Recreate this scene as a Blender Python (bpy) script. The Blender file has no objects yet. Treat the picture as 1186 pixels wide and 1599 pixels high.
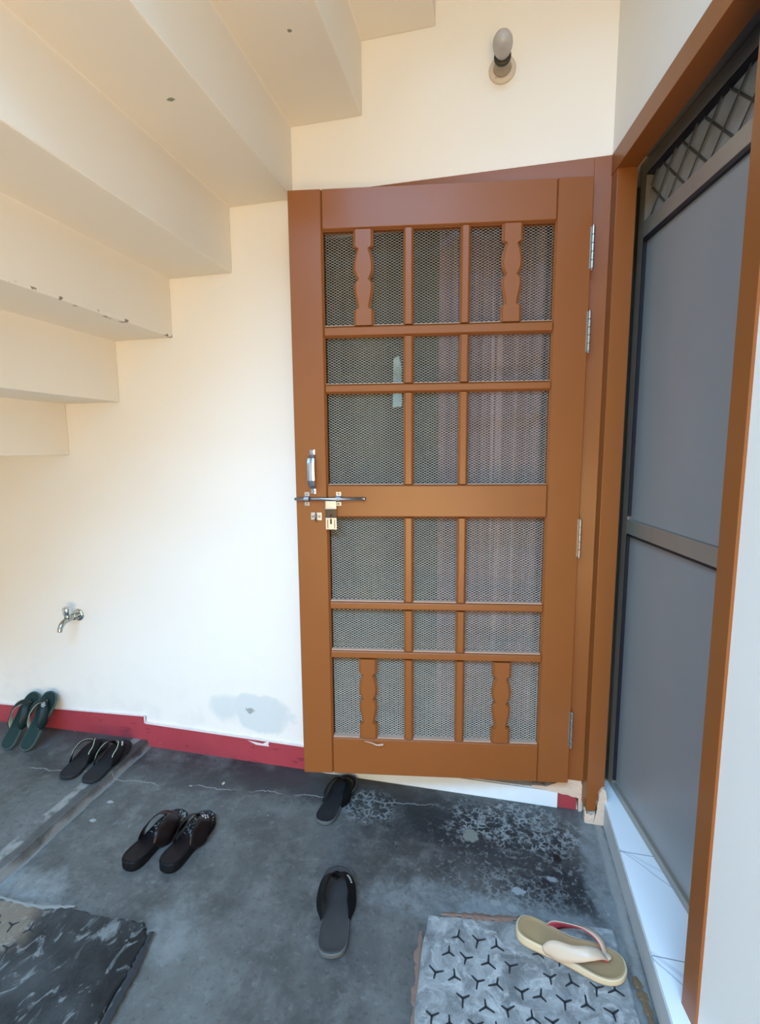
import bpy, bmesh, math, random
from mathutils import Vector, Matrix
random.seed(7)
S = bpy.context.scene
COL = S.collection
V = Vector

# ------------------------------------------------------------------ camera
CX, CY, CZ = -0.27895, -1.81303, 1.3457
YAW, PIT, ROL, FPX = -0.23069, 0.12798, -0.00777, 771.04
fw = V((math.sin(YAW)*math.cos(PIT), math.cos(YAW)*math.cos(PIT), -math.sin(PIT)))
rt = V((math.cos(YAW), -math.sin(YAW), 0)); up = rt.cross(fw)
r2 = rt*math.cos(ROL)+up*math.sin(ROL); u2 = -rt*math.sin(ROL)+up*math.cos(ROL)
cam = bpy.data.cameras.new('camera'); co = bpy.data.objects.new('camera', cam); COL.objects.link(co)
co.matrix_world = Matrix(((r2.x, u2.x, -fw.x, CX), (r2.y, u2.y, -fw.y, CY), (r2.z, u2.z, -fw.z, CZ), (0, 0, 0, 1)))
cam.sensor_fit = 'HORIZONTAL'; cam.sensor_width = 36; cam.lens = FPX/1186*36; cam.clip_start = 0.02
S.camera = co

# ------------------------------------------------------------------ light and exposure
w = bpy.data.worlds.new('sky'); S.world = w; w.use_nodes = True
nt = w.node_tree; nt.nodes.clear()
o_ = nt.nodes.new('ShaderNodeOutputWorld'); bg = nt.nodes.new('ShaderNodeBackground')
tc = nt.nodes.new('ShaderNodeTexCoord'); sp = nt.nodes.new('ShaderNodeSeparateXYZ'); rp = nt.nodes.new('ShaderNodeValToRGB')
nt.links.new(tc.outputs['Generated'], sp.inputs[0]); nt.links.new(sp.outputs['Z'], rp.inputs[0])
rp.color_ramp.elements[0].position = 0.0; rp.color_ramp.elements[0].color = (1.0, 0.80, 0.52, 1)
rp.color_ramp.elements[1].position = 0.55; rp.color_ramp.elements[1].color = (0.35, 0.52, 0.75, 1)
nt.links.new(rp.outputs[0], bg.inputs[0]); bg.inputs[1].default_value = 1.0
nt.links.new(bg.outputs[0], o_.inputs[0])

def area(name, loc, target, size, power, color, sy=None):
    l = bpy.data.lights.new(name, 'AREA'); l.energy = power; l.color = color
    l.shape = 'RECTANGLE'; l.size = size; l.size_y = sy or size
    o = bpy.data.objects.new(name, l); COL.objects.link(o); o.location = loc
    o.rotation_euler = (V(target)-V(loc)).to_track_quat('-Z', 'Y').to_euler(); return o
area('sky_opening_light', (-1.1, -3.6, 4.4), (-1.0, -0.3, 0.3), 3.4, 490, (0.27, 0.60, 1.0), 2.0)
area('courtyard_bounce_light', (0.0, -3.5, 0.60), (-1.6, -.9, 2.3), 1.4, 74, (1.0, 0.66, 0.31), 1.2)
S.view_settings.view_transform = 'Standard'; S.view_settings.look = 'None'
S.view_settings.gamma = 1; S.view_settings.use_curve_mapping = False
S.view_settings.exposure = 0.14

# ------------------------------------------------------------------ node helpers
class NT:
    def __init__(s, name, rough=.6, metal=0., spec=.5):
        s.m = bpy.data.materials.new(name); s.m.use_nodes = True; s.t = s.m.node_tree
        s.b = s.t.nodes['Principled BSDF']; s.b.inputs['Roughness'].default_value = rough
        s.b.inputs['Metallic'].default_value = metal; s.b.inputs['Specular IOR Level'].default_value = spec
    def n(s, k): return s.t.nodes.new(k)
    def put(s, sock, v):
        if isinstance(v, (int, float)): sock.default_value = v
        elif isinstance(v, tuple): sock.default_value = v if len(v) == 4 or sock.type == 'VECTOR' else v+(1,)
        else: s.t.links.new(v, sock)
    def pos(s): return s.n('ShaderNodeTexCoord').outputs['Object']
    def world(s): return s.n('ShaderNodeNewGeometry').outputs['Position']
    def xyz(s, v):
        q = s.n('ShaderNodeSeparateXYZ'); s.put(q.inputs[0], v); return q.outputs[0], q.outputs[1], q.outputs[2]
    def scale(s, v, k):
        q = s.n('ShaderNodeVectorMath'); q.operation = 'MULTIPLY'; s.put(q.inputs[0], v); q.inputs[1].default_value = k; return q.outputs[0]
    def f(s, op, a, b=0., clamp=False):
        q = s.n('ShaderNodeMath'); q.operation = op; q.use_clamp = clamp; s.put(q.inputs[0], a); s.put(q.inputs[1], b); return q.outputs[0]
    def noise(s, v, sc, det=4, ro=.55, dist=0.):
        q = s.n('ShaderNodeTexNoise'); s.put(q.inputs['Vector'], v); q.inputs['Scale'].default_value = sc
        q.inputs['Detail'].default_value = det; q.inputs['Roughness'].default_value = ro; q.inputs['Distortion'].default_value = dist
        return q.outputs['Fac']
    def vor(s, v, sc, feat='DISTANCE_TO_EDGE', rnd=1.):
        q = s.n('ShaderNodeTexVoronoi'); q.feature = feat; s.put(q.inputs['Vector'], v); q.inputs['Scale'].default_value = sc
        q.inputs['Randomness'].default_value = rnd; return q.outputs['Distance']
    def mr(s, v, a, b, c=0., d=1.):
        q = s.n('ShaderNodeMapRange'); q.interpolation_type = 'SMOOTHSTEP'; s.put(q.inputs[0], v)
        q.inputs[1].default_value = a; q.inputs[2].default_value = b; q.inputs[3].default_value = c; q.inputs[4].default_value = d
        return q.outputs[0]
    def mix(s, fac, a, b):
        q = s.n('ShaderNodeMix'); q.data_type = 'RGBA'; s.put(q.inputs[0], fac); s.put(q.inputs[6], a); s.put(q.inputs[7], b); return q.outputs[2]
    def blob(s, x, y, cx, cy, rx, ry, wob, soft=.25):   # 1 inside an ellipse with a ragged edge
        a = s.f('DIVIDE', s.f('SUBTRACT', x, cx), rx); b = s.f('DIVIDE', s.f('SUBTRACT', y, cy), ry)
        d = s.f('SQRT', s.f('ADD', s.f('MULTIPLY', a, a), s.f('MULTIPLY', b, b)))
        return s.mr(s.f('ADD', d, wob), 1-soft, 1+soft, 1., 0.)
    def color(s, c): s.put(s.b.inputs['Base Color'], c)
    def rough(s, c): s.put(s.b.inputs['Roughness'], c)
    def bump(s, h, strength=.3, dist=.002):
        q = s.n('ShaderNodeBump'); q.inputs['Strength'].default_value = strength; q.inputs['Distance'].default_value = dist
        s.put(q.inputs['Height'], h); s.t.links.new(q.outputs[0], s.b.inputs['Normal'])

def plain(name, c, rough=.5, metal=0., bsc=0, bst=.15, spec=.5, var=.12, bd=.0006):
    k = NT(name, rough, metal, spec); p = k.pos()
    n = k.noise(p, 14, 3)
    lo = tuple(max(0, x*(1-var)) for x in c); hi = tuple(x*(1+var) for x in c)
    k.color(k.mix(n, lo, hi))
    if bsc: k.bump(k.noise(p, bsc, 3), bst, bd)
    return k.m

# --- wall paint (cream), with the damp patch and scuffs of the back wall
def wall_mat(name, back=False):
    k = NT(name, .55, 0, .3); p = k.world(); x, y, z = k.xyz(p)
    base = k.mix(k.noise(p, 1.3, 3), (.79, .77, .715), (.84, .82, .765))
    n1 = k.noise(p, 9, 5); n2 = k.noise(p, 60, 3)
    if back:
        wob = k.f('MULTIPLY', k.f('SUBTRACT', n1, .5), 1.3)
        d = k.f('MAXIMUM', k.blob(x, z, -1.235, .225, .13, .085, wob, .12), k.f('MULTIPLY', k.blob(x, z, -1.40, .235, .07, .06, wob, .3), .9))
        base = k.mix(k.f('MULTIPLY', d, .62), base, (.52, .60, .62))
        sp_ = k.blob(x, z, -1.285, .232, .02, .012, k.f('MULTIPLY', k.f('SUBTRACT', n2, .5), 3.5), .2)
        base = k.mix(k.f('MULTIPLY', sp_, .7), base, (.2, .22, .22))
        low = k.mr(z, .1, .5, 1., 0.)
        base = k.mix(k.f('MULTIPLY', k.f('MULTIPLY', low, k.mr(n1, .45, .7)), .25), base, (.60, .62, .62))
    k.color(base)
    k.bump(k.f('ADD', k.noise(p, 5, 4), k.f('MULTIPLY', n2, .12)), .35, .006)
    return k.m
M_wall = wall_mat('wall_paint'); M_back = wall_mat('back_wall_paint', True)
def soffit_mat():
    k = NT('stair_paint', .6, 0, .3); p = k.world(); x, y, z = k.xyz(p)
    base = k.mix(k.noise(p, 2.2, 4), (.80, .74, .63), (.84, .785, .68))
    n = k.noise(p, 70, 2)
    wob = k.f('MULTIPLY', k.f('SUBTRACT', n, .5), 2.2)
    a = k.blob(x, y, -1.122, -.562, .012, .007, wob, .2); b = k.blob(x, y, -.859, -.388, .007, .005, wob, .2)
    c = k.f('MULTIPLY', k.mr(k.f('ABSOLUTE', k.f('SUBTRACT', z, 1.797)), .004, .007, 1., 0.), k.mr(k.noise(p, 22, 2), .60, .64))
    c = k.f('MULTIPLY', c, k.mr(k.f('ABSOLUTE', k.f('SUBTRACT', x, -1.55)), .02, .03, 1., 0.))
    base = k.mix(k.f('MULTIPLY', k.f('MAXIMUM', a, b), .8), base, (.12, .15, .09))
    base = k.mix(k.f('MULTIPLY', c, .8), base, (.12, .10, .07))
    k.color(base); k.bump(k.noise(p, 6, 4), .3, .006); return k.m
M_soffit = soffit_mat()

# --- cement floor
def floor_mat(name='cement_floor'):
    k = NT(name, .5, 0, .4); p = k.world(); x, y, z = k.xyz(p)
    big = k.noise(p, 2.6, 6, .66, .4); mid = k.noise(p, 11, 7, .72, .3); fine = k.noise(p, 60, 5, .7)
    c = k.mix(k.mr(big, .35, .68), (.078, .080, .076), (.172, .176, .166))
    c = k.mix(k.mr(mid, .42, .72, 0., .65), c, (.24, .245, .235))
    c = k.mix(k.mr(fine, .52, .70, 0., .5), c, (.05, .052, .05)); c = k.mix(k.mr(k.noise(p, 31, 5, .7), .56, .72, 0., .55), c, (.27, .285, .28))
    wob = k.f('MULTIPLY', k.f('SUBTRACT', k.noise(p, 8, 8, .78), .5), 3.4)
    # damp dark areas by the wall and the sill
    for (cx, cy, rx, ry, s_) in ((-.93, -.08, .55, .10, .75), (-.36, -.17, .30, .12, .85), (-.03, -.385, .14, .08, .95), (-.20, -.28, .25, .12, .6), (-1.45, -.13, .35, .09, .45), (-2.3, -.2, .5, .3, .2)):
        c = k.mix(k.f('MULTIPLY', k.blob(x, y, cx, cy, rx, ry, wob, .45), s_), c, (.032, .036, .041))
    # whitish net of salts in front of the threshold
    net = k.mr(k.vor(k.mixv(p, 44), 50), .0, .22, 1., 0.)
    z1 = k.f('MAXIMUM', k.blob(x, y, -.18, -.135, .24, .10, wob, .35), k.f('MULTIPLY', k.blob(x, y, -.72, -.16, .12, .07, wob, .4), .7))
    z1 = k.f('MAXIMUM', z1, k.f('MULTIPLY', k.blob(x, y, -.20, -.44, .16, .10, wob, .5), .6))
    c = k.mix(k.f('MULTIPLY', k.f('MULTIPLY', net, z1), k.mr(k.noise(p, 24, 4, .7), .42, .54)), c, (.44, .455, .44))
    spk = k.f('MULTIPLY', k.blob(x, y, -.15, -.30, .32, .26, wob, .4), k.mr(k.noise(p, 48, 5, .7, .5), .52, .64))
    c = k.mix(k.f('MULTIPLY', spk, .75), c, (.30, .315, .31))
    # paler cement by the sill and round the manhole covers
    pale = k.f('MAXIMUM', k.blob(x, y, .075, -.30, .045, .45, wob, .5), k.blob(x, y, -.22, -.50, .36, .06, wob, .6))
    pale = k.f('MAXIMUM', pale, k.f('MULTIPLY', k.blob(x, y, -1.14, -.74, .08, .09, wob, .5), .5))
    pale = k.f('MAXIMUM', pale, k.f('MULTIPLY', k.blob(x, y, -1.72, -.74, .16, .08, wob, .6), .9))
    c = k.mix(k.f('MULTIPLY', pale, k.mr(mid, .3, .6, .25, .8)), c, (.36, .39, .39))
    # pale fleck and chips
    c = k.mix(k.blob(x, y, -.336, -.216, .026, .027, k.f('MULTIPLY', k.f('SUBTRACT', fine, .5), 1.6), .12), c, (.33, .33, .28))
    c = k.mix(k.blob(x, y, -.185, -.405, .022, .012, k.f('MULTIPLY', k.f('SUBTRACT', fine, .5), 3.), .2), c, (.45, .48, .48))
    ch = k.mr(k.vor(k.mixv(p, 1.6), 17, 'F1'), .05, .075, .8, 0.)
    c = k.mix(k.f('MULTIPLY', ch, k.mr(k.noise(p, 4.3, 2), .52, .6)), c, (.45, .49, .50))
    for (cx, cy, rx, ry) in ((-.252, -.462, .017, .010), (-.205, -.468, .018, .012), (-.082, -.338, .018, .009), (-1.701, -.349, .012, .008), (-1.691, -.446, .012, .008), (-1.452, -.20, .008, .004)):
        c = k.mix(k.blob(x, y, cx, cy, rx, ry, k.f('MULTIPLY', k.f('SUBTRACT', fine, .5), 2.), .2), c, (.40, .42, .40))
    c = k.mix(k.blob(x, y, -.054, -.25, .013, .018, k.f('MULTIPLY', k.f('SUBTRACT', fine, .5), 2.), .3), c, (.015, .016, .018))
    c = k.mix(k.f('MULTIPLY', k.blob(x, y, .106, -.32, .014, .34, k.f('MULTIPLY', k.f('SUBTRACT', mid, .5), 3.), .4), .7), c, (.50, .48, .44))
    # the hairline crack along the wall
    yc = k.f('SUBTRACT', y, k.f('ADD', k.f('MULTIPLY', k.f('ADD', x, 1.0), .105), -.155))
    yc = k.f('ADD', yc, k.f('MULTIPLY', k.f('SUBTRACT', k.noise(k.scale(p, (1, 0, 0)), 11, 5, .65), .5), .085))
    cr = k.f('MULTIPLY', k.mr(k.f('ABSOLUTE', yc), .0008, .0035, 1., 0.), k.mr(k.noise(p, 5, 2), .38, .5))
    cr = k.f('MULTIPLY', cr, k.mr(x, -.55, -.40, 1., 0.))
    c = k.mix(cr, c, (.36, .37, .35))
    # cement fillet along the step
    xs = k.f('ADD', x, k.f('MULTIPLY', k.f('SUBTRACT', k.noise(p, 9, 4), .5), .03))
    xs = k.f('SUBTRACT', xs, k.f('MULTIPLY', y, -.045))
    f1 = k.f('MULTIPLY', k.mr(k.f('ABSOLUTE', k.f('ADD', xs, 1.862)), .012, .024, 1., 0.), k.mr(k.noise(p, 12, 5, .7), .44, .56))
    f2 = k.mr(k.f('ABSOLUTE', k.f('ADD', xs, 1.793)), .002, .010, 1., 0.)
    dk = k.mr(k.f('ABSOLUTE', k.f('ADD', xs, 1.826)), .014, .026, 1., 0.)
    c = k.mix(k.f('MULTIPLY', dk, .5), c, (.05, .053, .058))
    c = k.mix(k.f('MULTIPLY', f1, .8), c, (.40, .40, .37)); c = k.mix(k.f('MULTIPLY', f2, .6), c, (.38, .40, .39))
    c = k.mix(.36, c, (.0, .0, .0)); k.color(c); k.rough(k.mr(big, .3, .7, .42, .62))
    h = k.f('ADD', k.f('MULTIPLY', mid, .8), k.f('MULTIPLY', fine, .35))
    k.bump(k.f('SUBTRACT', h, cr), .45, .004); return k.m
def _mixv(self, p, amt):
    q = self.n('ShaderNodeTexNoise'); self.put(q.inputs['Vector'], p); q.inputs['Scale'].default_value = amt; q.inputs['Detail'].default_value = 2
    m = self.n('ShaderNodeVectorMath'); m.operation = 'MULTIPLY_ADD'
    self.put(m.inputs[0], q.outputs['Color']); m.inputs[1].default_value = (.03, .03, .03); self.put(m.inputs[2], p); return m.outputs[0]
NT.mixv = _mixv
M_floor = floor_mat()

def cover_mat(name, lo, hi, pale, amt):
    k = NT(name, .6, 0, .4); p = k.world()
    a = k.noise(p, 12, 6, .7, .8); b = k.noise(p, 40, 4)
    c = k.mix(k.mr(a, .32, .66), lo, hi); c = k.mix(k.mr(k.noise(p, 21, 5, .65, 1.2), .50, .66, 0., amt), c, pale)
    k.color(c); k.bump(k.f('ADD', a, k.f('MULTIPLY', b, .4)), .6, .006); return k.m
M_cover = cover_mat('manhole_concrete', (.13, .135, .135), (.31, .32, .315), (.44, .45, .44), .7)
M_groove = plain('groove_dark', (.018, .02, .024), .8)  # near-black tone of the cover grooves and joint
def rough_cover():
    k = NT('wet_worn_concrete', .55, 0, .2); p = k.world(); x, y, z = k.xyz(p)
    q = k.n('ShaderNodeMapping'); q.inputs['Rotation'].default_value = (0, 0, -.25); q.inputs['Scale'].default_value = (1.5, .9, 1); k.put(q.inputs[0], p)
    a = k.noise(q.outputs[0], 15, 6, .66, 1.3); b = k.noise(p, 6, 4)
    c = k.mix(k.mr(b, .35, .7), (.012, .013, .014), (.050, .053, .053))
    c = k.mix(k.mr(a, .54, .66, 0., .75), c, (.20, .21, .205))
    br = k.blob(x, y, -1.70, -.87, .14, .16, k.f('MULTIPLY', k.f('SUBTRACT', b, .5), 2.5), .5)
    c = k.mix(k.f('MULTIPLY', br, .55), c, (.30, .24, .18))
    k.color(c); k.bump(a, .7, .008); return k.m
M_wet = rough_cover()

def paint_wood():
    k = NT('brown_gloss_paint', .38, 0, .28); p = k.world()
    n = k.noise(p, 3, 2)
    c = k.mix(n, (.235, .078, .019), (.272, .092, .023))
    k.color(c)
    k.b.inputs['Coat Weight'].default_value = .10; k.b.inputs['Coat Roughness'].default_value = .2
    h = k.noise(p, 14, 1, .4); k.bump(h, .3, .003); return k.m
M_wood = paint_wood()
M_ledge = plain('pale_paint', (.50, .34, .25), .6, bsc=40)  # paler tone for the bar tops and the splinter
def red_mat():
    k = NT('red_skirting_paint', .5, 0, .4); p = k.world(); x, y, z = k.xyz(p)
    c = k.mix(k.noise(p, 5, 4), (.32, .034, .046), (.42, .062, .078))
    c = k.mix(k.mr(k.noise(k.scale(p, (1, 1, 4)), 7, 5, .6, 1.), .60, .70, 0., .8), c, (.16, .02, .03))
    c = k.mix(k.mr(k.noise(p, 13, 5), .66, .75, 0., .6), c, (.55, .22, .25))
    k.color(c); k.bump(k.noise(p, 20, 4), .3, .003); return k.m
M_red = red_mat()
M_ridge = plain('chipped_lime_edge', (.72, .66, .66), .7, bsc=60, bst=.4)
def marble():
    k = NT('white_marble', .16, 0, .5); p = k.world(); x, y, z = k.xyz(p)
    c = k.mix(k.noise(p, 4, 3), (.80, .86, .90), (.88, .91, .93))
    n = k.f('MULTIPLY', k.f('SUBTRACT', k.noise(p, 5, 4), .5), .05)
    for (m_, q_, wd_, s_) in ((-1.0, -.155, .004, .55), (-.62, -.20, .010, .2), (-1.15, -.475, .006, .5), (-.8, -.505, .014, .25)):
        d = k.f('ABSOLUTE', k.f('SUBTRACT', k.f('ADD', y, n), k.f('ADD', k.f('MULTIPLY', x, m_), q_)))
        c = k.mix(k.mr(d, .0, wd_, s_, 0.), c, (.16, .20, .34))
    for yj in (-.287, -.615):
        c = k.mix(k.mr(k.f('ABSOLUTE', k.f('SUBTRACT', y, yj)), .0008, .002, .8, 0.), c, (.15, .18, .24))
    k.color(c); return k.m
M_marble = marble(); M_marble_strip = plain('pale_marble_strip', (.76, .84, .88), .25, var=.06)
M_cement = plain('grey_cement_face', (.50, .52, .52), .6, bsc=12, bst=.3, var=.1, bd=.003)
M_plaster = plain('chipped_plaster', (.66, .52, .40), .8, bsc=50, bst=.8, bd=.006)
M_alu = plain('dull_aluminium', (.40, .37, .32), .42, .55, bsc=30, bst=.05)
M_gasket = plain('black_rubber_gasket', (.01, .012, .02), .5)
def panel_mat():
    k = NT('grey_sheet_panel', .34, .0, .6); p = k.world()
    c = k.mix(k.noise(p, 2.5, 3), (.26, .265, .265), (.31, .31, .305))
    c = k.mix(k.mr(k.noise(p, 90, 2), .76, .80, 0., .35), c, (.45, .48, .5))
    k.color(c); k.rough(k.mr(k.noise(p, 3, 3), .3, .7, .3, .42)); k.bump(k.noise(p, 2.5, 2), .15, .01); return k.m
M_panel = panel_mat()
M_pane = plain('frosted_pane', (.34, .34, .32), .22, var=.35)
M_grille = plain('grille_bars', (.10, .095, .085), .5, .3)
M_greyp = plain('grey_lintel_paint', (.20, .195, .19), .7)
M_steel = plain('bright_steel', (.40, .44, .50), .30, 1.)
M_dsteel = plain('shaded_steel', (.05, .05, .05), .3, 1.)  # darkness of reflections and holes is put into this steel colour
M_hinge = plain('worn_hinge_steel', (.42, .37, .32), .35, .9)
M_wire = plain('expanded_metal', (.50, .45, .37), .45, .15, var=.15)
M_brass = plain('sliver', (.5, .35, .2), .6)
M_porc = plain('cream_bakelite', (.60, .53, .42), .4, var=.05)
M_bulbg = plain('dusty_bulb_glass', (.42, .41, .39), .25, var=.1)
M_chrome = plain('chrome', (.62, .66, .66), .12, 1.)
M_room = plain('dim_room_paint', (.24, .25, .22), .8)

def curtain_mat(name, a, b, c3, sc):
    k = NT(name, .8, 0, .2); p = k.world(); x, y, z = k.xyz(p)
    s1 = k.noise(k.scale(p, (1, 0, .02)), sc, 3)
    c = k.mix(k.mr(s1, .4, .6), a, b)
    c = k.mix(k.mr(k.noise(k.scale(p, (1, 0, .01)), sc*1.9, 2), .60, .66, 0., .8), c, c3)
    k.color(c); return k.m
M_pink = curtain_mat('mauve_curtain_cloth', (.17, .105, .115), (.24, .16, .175), (.42, .31, .335), 18)
M_green = curtain_mat('olive_curtain_cloth', (.045, .055, .04), (.085, .10, .07), (.12, .13, .10), 12)
M_teal = plain('pale_teal', (.38, .60, .60), .8)

# ------------------------------------------------------------------ mesh helpers
def link(name, me, mat=None, parent=None, smooth=False):
    o = bpy.data.objects.new(name, me); COL.objects.link(o)
    for m in (mat if isinstance(mat, (list, tuple)) else [mat]):
        if m: me.materials.append(m)
    if smooth:
        for p in me.polygons: p.use_smooth = True
    if parent: o.parent = parent
    return o
def tomesh(bm, name):
    bmesh.ops.recalc_face_normals(bm, faces=bm.faces[:]); me = bpy.data.meshes.new(name); bm.to_mesh(me); bm.free(); return me
def bobj(name, bm, mat, parent=None, smooth=False): return link(name, tomesh(bm, name), mat, parent, smooth)
def tag(o, label=None, cat=None, group=None, kind=None):
    if label: o['label'] = label
    if cat: o['category'] = cat
    if group: o['group'] = group
    if kind: o['kind'] = kind
    return o
def empty(name, M=None):
    o = bpy.data.objects.new(name, None); o.empty_display_size = .05; COL.objects.link(o)
    if M is not None: o.matrix_world = M
    return o
def frame8(bm, P):  # 8 points: bottom quad then top quad
    v = [bm.verts.new(p) for p in P]
    for f in ((0, 1, 2, 3), (4, 5, 6, 7), (0, 1, 5, 4), (1, 2, 6, 5), (2, 3, 7, 6), (3, 0, 4, 7)): bm.faces.new([v[i] for i in f])
    return v
def box(bm, x0, x1, y0, y1, z0, z1, T=None, bev=0, seg=2):
    P = [V(q) for q in ((x0, y0, z0), (x1, y0, z0), (x1, y1, z0), (x0, y1, z0), (x0, y0, z1), (x1, y0, z1), (x1, y1, z1), (x0, y1, z1))]
    if T: P = [T(*q) for q in P]
    b = bmesh.new(); frame8(b, P); bmesh.ops.recalc_face_normals(b, faces=b.faces[:])
    if bev: bmesh.ops.bevel(b, geom=b.edges[:], offset=bev, segments=seg, profile=.7, affect='EDGES')
    merge(bm, b)
def merge(bm, b):
    me = bpy.data.meshes.new('tmp'); b.to_mesh(me); b.free(); bm.from_mesh(me); bpy.data.meshes.remove(me)
def prism(bm, pts, axis_fn, a, b):   # 2D outline swept between two depths; axis_fn(u, v, d) -> point
    A = [bm.verts.new(axis_fn(u, v, a)) for u, v in pts]; B = [bm.verts.new(axis_fn(u, v, b)) for u, v in pts]
    bm.faces.new(A); bm.faces.new(B[::-1]); n = len(pts)
    for i in range(n): bm.faces.new((A[i], A[(i+1) % n], B[(i+1) % n], B[i]))
def lathe(bm, prof, base, axis, seg=28, ref=None):   # prof: (radius, distance along axis)
    base = V(base); ax = V(axis).normalized(); e = (V((0, 0, 1)) if abs(ax.z) < .9 else V((1, 0, 0))); a = ax.cross(e).normalized(); b = ax.cross(a)
    rings = []
    for r, h in prof:
        rings.append([bm.verts.new(base+ax*h+(a*math.cos(t)+b*math.sin(t))*max(r, 1e-5)) for t in [2*math.pi*i/seg for i in range(seg)]])
    for R0, R1 in zip(rings, rings[1:]):
        for i in range(seg): bm.faces.new((R0[i], R0[(i+1) % seg], R1[(i+1) % seg], R1[i]))
    bm.faces.new(rings[0]); bm.faces.new(rings[-1][::-1])
def crom(P, n):
    out = []; Q = [P[0]*2-P[1]] + P + [P[-1]*2-P[-2]]
    for i in range(1, len(Q)-2):
        for k in range(n):
            t = k/n; a, b, c, d = Q[i-1], Q[i], Q[i+1], Q[i+2]
            out.append(.5*((2*b)+(c-a)*t+(2*a-5*b+4*c-d)*t*t+(3*b-a-3*c+d)*t**3))
    out.append(P[-1]*1.0); return out
def tube(bm, pts, r, seg=10):
    rings = []; n = len(pts); prev = None
    for i, p in enumerate(pts):
        t = (pts[min(i+1, n-1)]-pts[max(i-1, 0)]).normalized()
        a = prev - t*prev.dot(t) if prev is not None else t.orthogonal()
        a.normalize(); prev = a; b = t.cross(a); rr = r(i/(n-1)) if callable(r) else r
        rings.append([bm.verts.new(p+(a*math.cos(q)+b*math.sin(q))*rr) for q in [2*math.pi*j/seg for j in range(seg)]])
    for R0, R1 in zip(rings, rings[1:]):
        for i in range(seg): bm.faces.new((R0[i], R0[(i+1) % seg], R1[(i+1) % seg], R1[i]))
    bm.faces.new(rings[0]); bm.faces.new(rings[-1][::-1])

# ------------------------------------------------------------------ setting: walls, stairs, floor
TH = math.radians(8.3)
WD = V((math.sin(TH), -math.cos(TH), 0)); WN = V((math.cos(TH), math.sin(TH), 0)); W0 = V((.058, 0, 0))
def RW(s, d, z): return W0+WD*s+WN*d+V((0, 0, z))      # along the right wall, into it, height

bm = bmesh.new()
box(bm, -2.66, -1.012, 0, .23, -.1, 3.6); box(bm, -1.012, .05, 0, .23, 2.225, 3.6)
box(bm, .050, .118, 0, .23, -.1, 2.255); box(bm, .050, .45, 0, .23, 2.255, 3.6); box(bm, -1.012, .05, 0, .12, -.1, .066)
tag(bobj('wall_back', bm, M_back), 'cream painted back wall with the tap and lamp holder', 'wall', kind='structure')
bm = bmesh.new()
box(bm, -.0, .79, 0, .20, 2.25, 3.6, T=lambda x, y, z: RW(x, y, z))
box(bm, .772, 4.6, 0, .20, -.1, 3.6, T=lambda x, y, z: RW(x, y, z))
tag(bobj('wall_right', bm, M_wall), 'cream painted right wall beside the aluminium door', 'wall', kind='structure')
bm = bmesh.new(); box(bm, -2.86, -2.655, -1.0, .23, -.1, 3.6); box(bm, -3.6, -3.4, -4.9, -1.0, -.1, 2.3); box(bm, -3.4, -2.86, -1.1, -1.0, -.1, 2.3)
tag(bobj('wall_left', bm, M_wall), 'cream wall closing the space under the stairs', 'wall', kind='structure')
bm = bmesh.new(); box(bm, -3.6, 1.2, -5.1, -4.9, -.1, 2.3)  # out of view; its ochre tint is there to warm the bounced light
tag(bobj('wall_front', bm, plain('ochre_courtyard_paint', (.78, .60, .40), .7)), 'unseen courtyard wall facing the doors, tinted ochre to warm the bounce light', 'wall', kind='structure')

# stairs seen from below
RX = [-2.098, -1.823, -1.553, -1.278, -1.022, -.757, -.504, -.236, .03]
RZ = [1.328, 1.547, 1.793, 2.016, 2.250, 2.490, 2.722, 2.955, 3.19]
pts = [(-2.66, 1.328)]
for i, x in enumerate(RX):
    pts.append((x, RZ[i]));
    pts.append((x, RZ[i+1] if i+1 < len(RZ) else 3.42))
pts += [(.4, 3.42), (.4, 3.9), (-2.66, 1.95)]
bm = bmesh.new(); prism(bm, pts, lambda u, v, d: V((u, d, v)), -1.16, .0)
bmesh.ops.triangulate(bm, faces=[f for f in bm.faces if len(f.verts) > 4])
box(bm, -3.6, 1.4, -2.55, -1.16, 3.42, 3.6)  # added unseen slab, keeps sky light off the upper wall
o = bobj('ceiling', bm, M_soffit); tag(o, 'stepped cream underside of the staircase, with an added unseen slab blocking sky light', 'ceiling', kind='structure')
bv = o.modifiers.new('soft_edges', 'BEVEL'); bv.width = .004; bv.segments = 2; bv.limit_method = 'ANGLE'

# floor with the low step on the left; open sky beyond the stair
bm = bmesh.new()
def quad(bm, *P): bm.faces.new([bm.verts.new(p) for p in P])
SX = lambda y: -1.806-.045*(y)*-1
ys = [.02, -.9, -5.0]
for y0, y1 in zip(ys, ys[1:]):
    a0, a1 = -1.806-.045*y0, -1.806-.045*y1
    quad(bm, (a0+.012, y0, 0), (a1+.012, y1, 0), (1.2, y1, 0), (1.2, y0, 0))
    quad(bm, (a0, y0, .030), (a1, y1, .030), (a1+.012, y1, 0), (a0+.012, y0, 0))
    quad(bm, (-3.6, y0, .0), (-3.6, y1, .0), (a1, y1, .030), (a0, y0, .030))
tag(bobj('floor', bm, M_floor), 'grey cement floor with cracks and a low step', 'floor', kind='structure')

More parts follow.
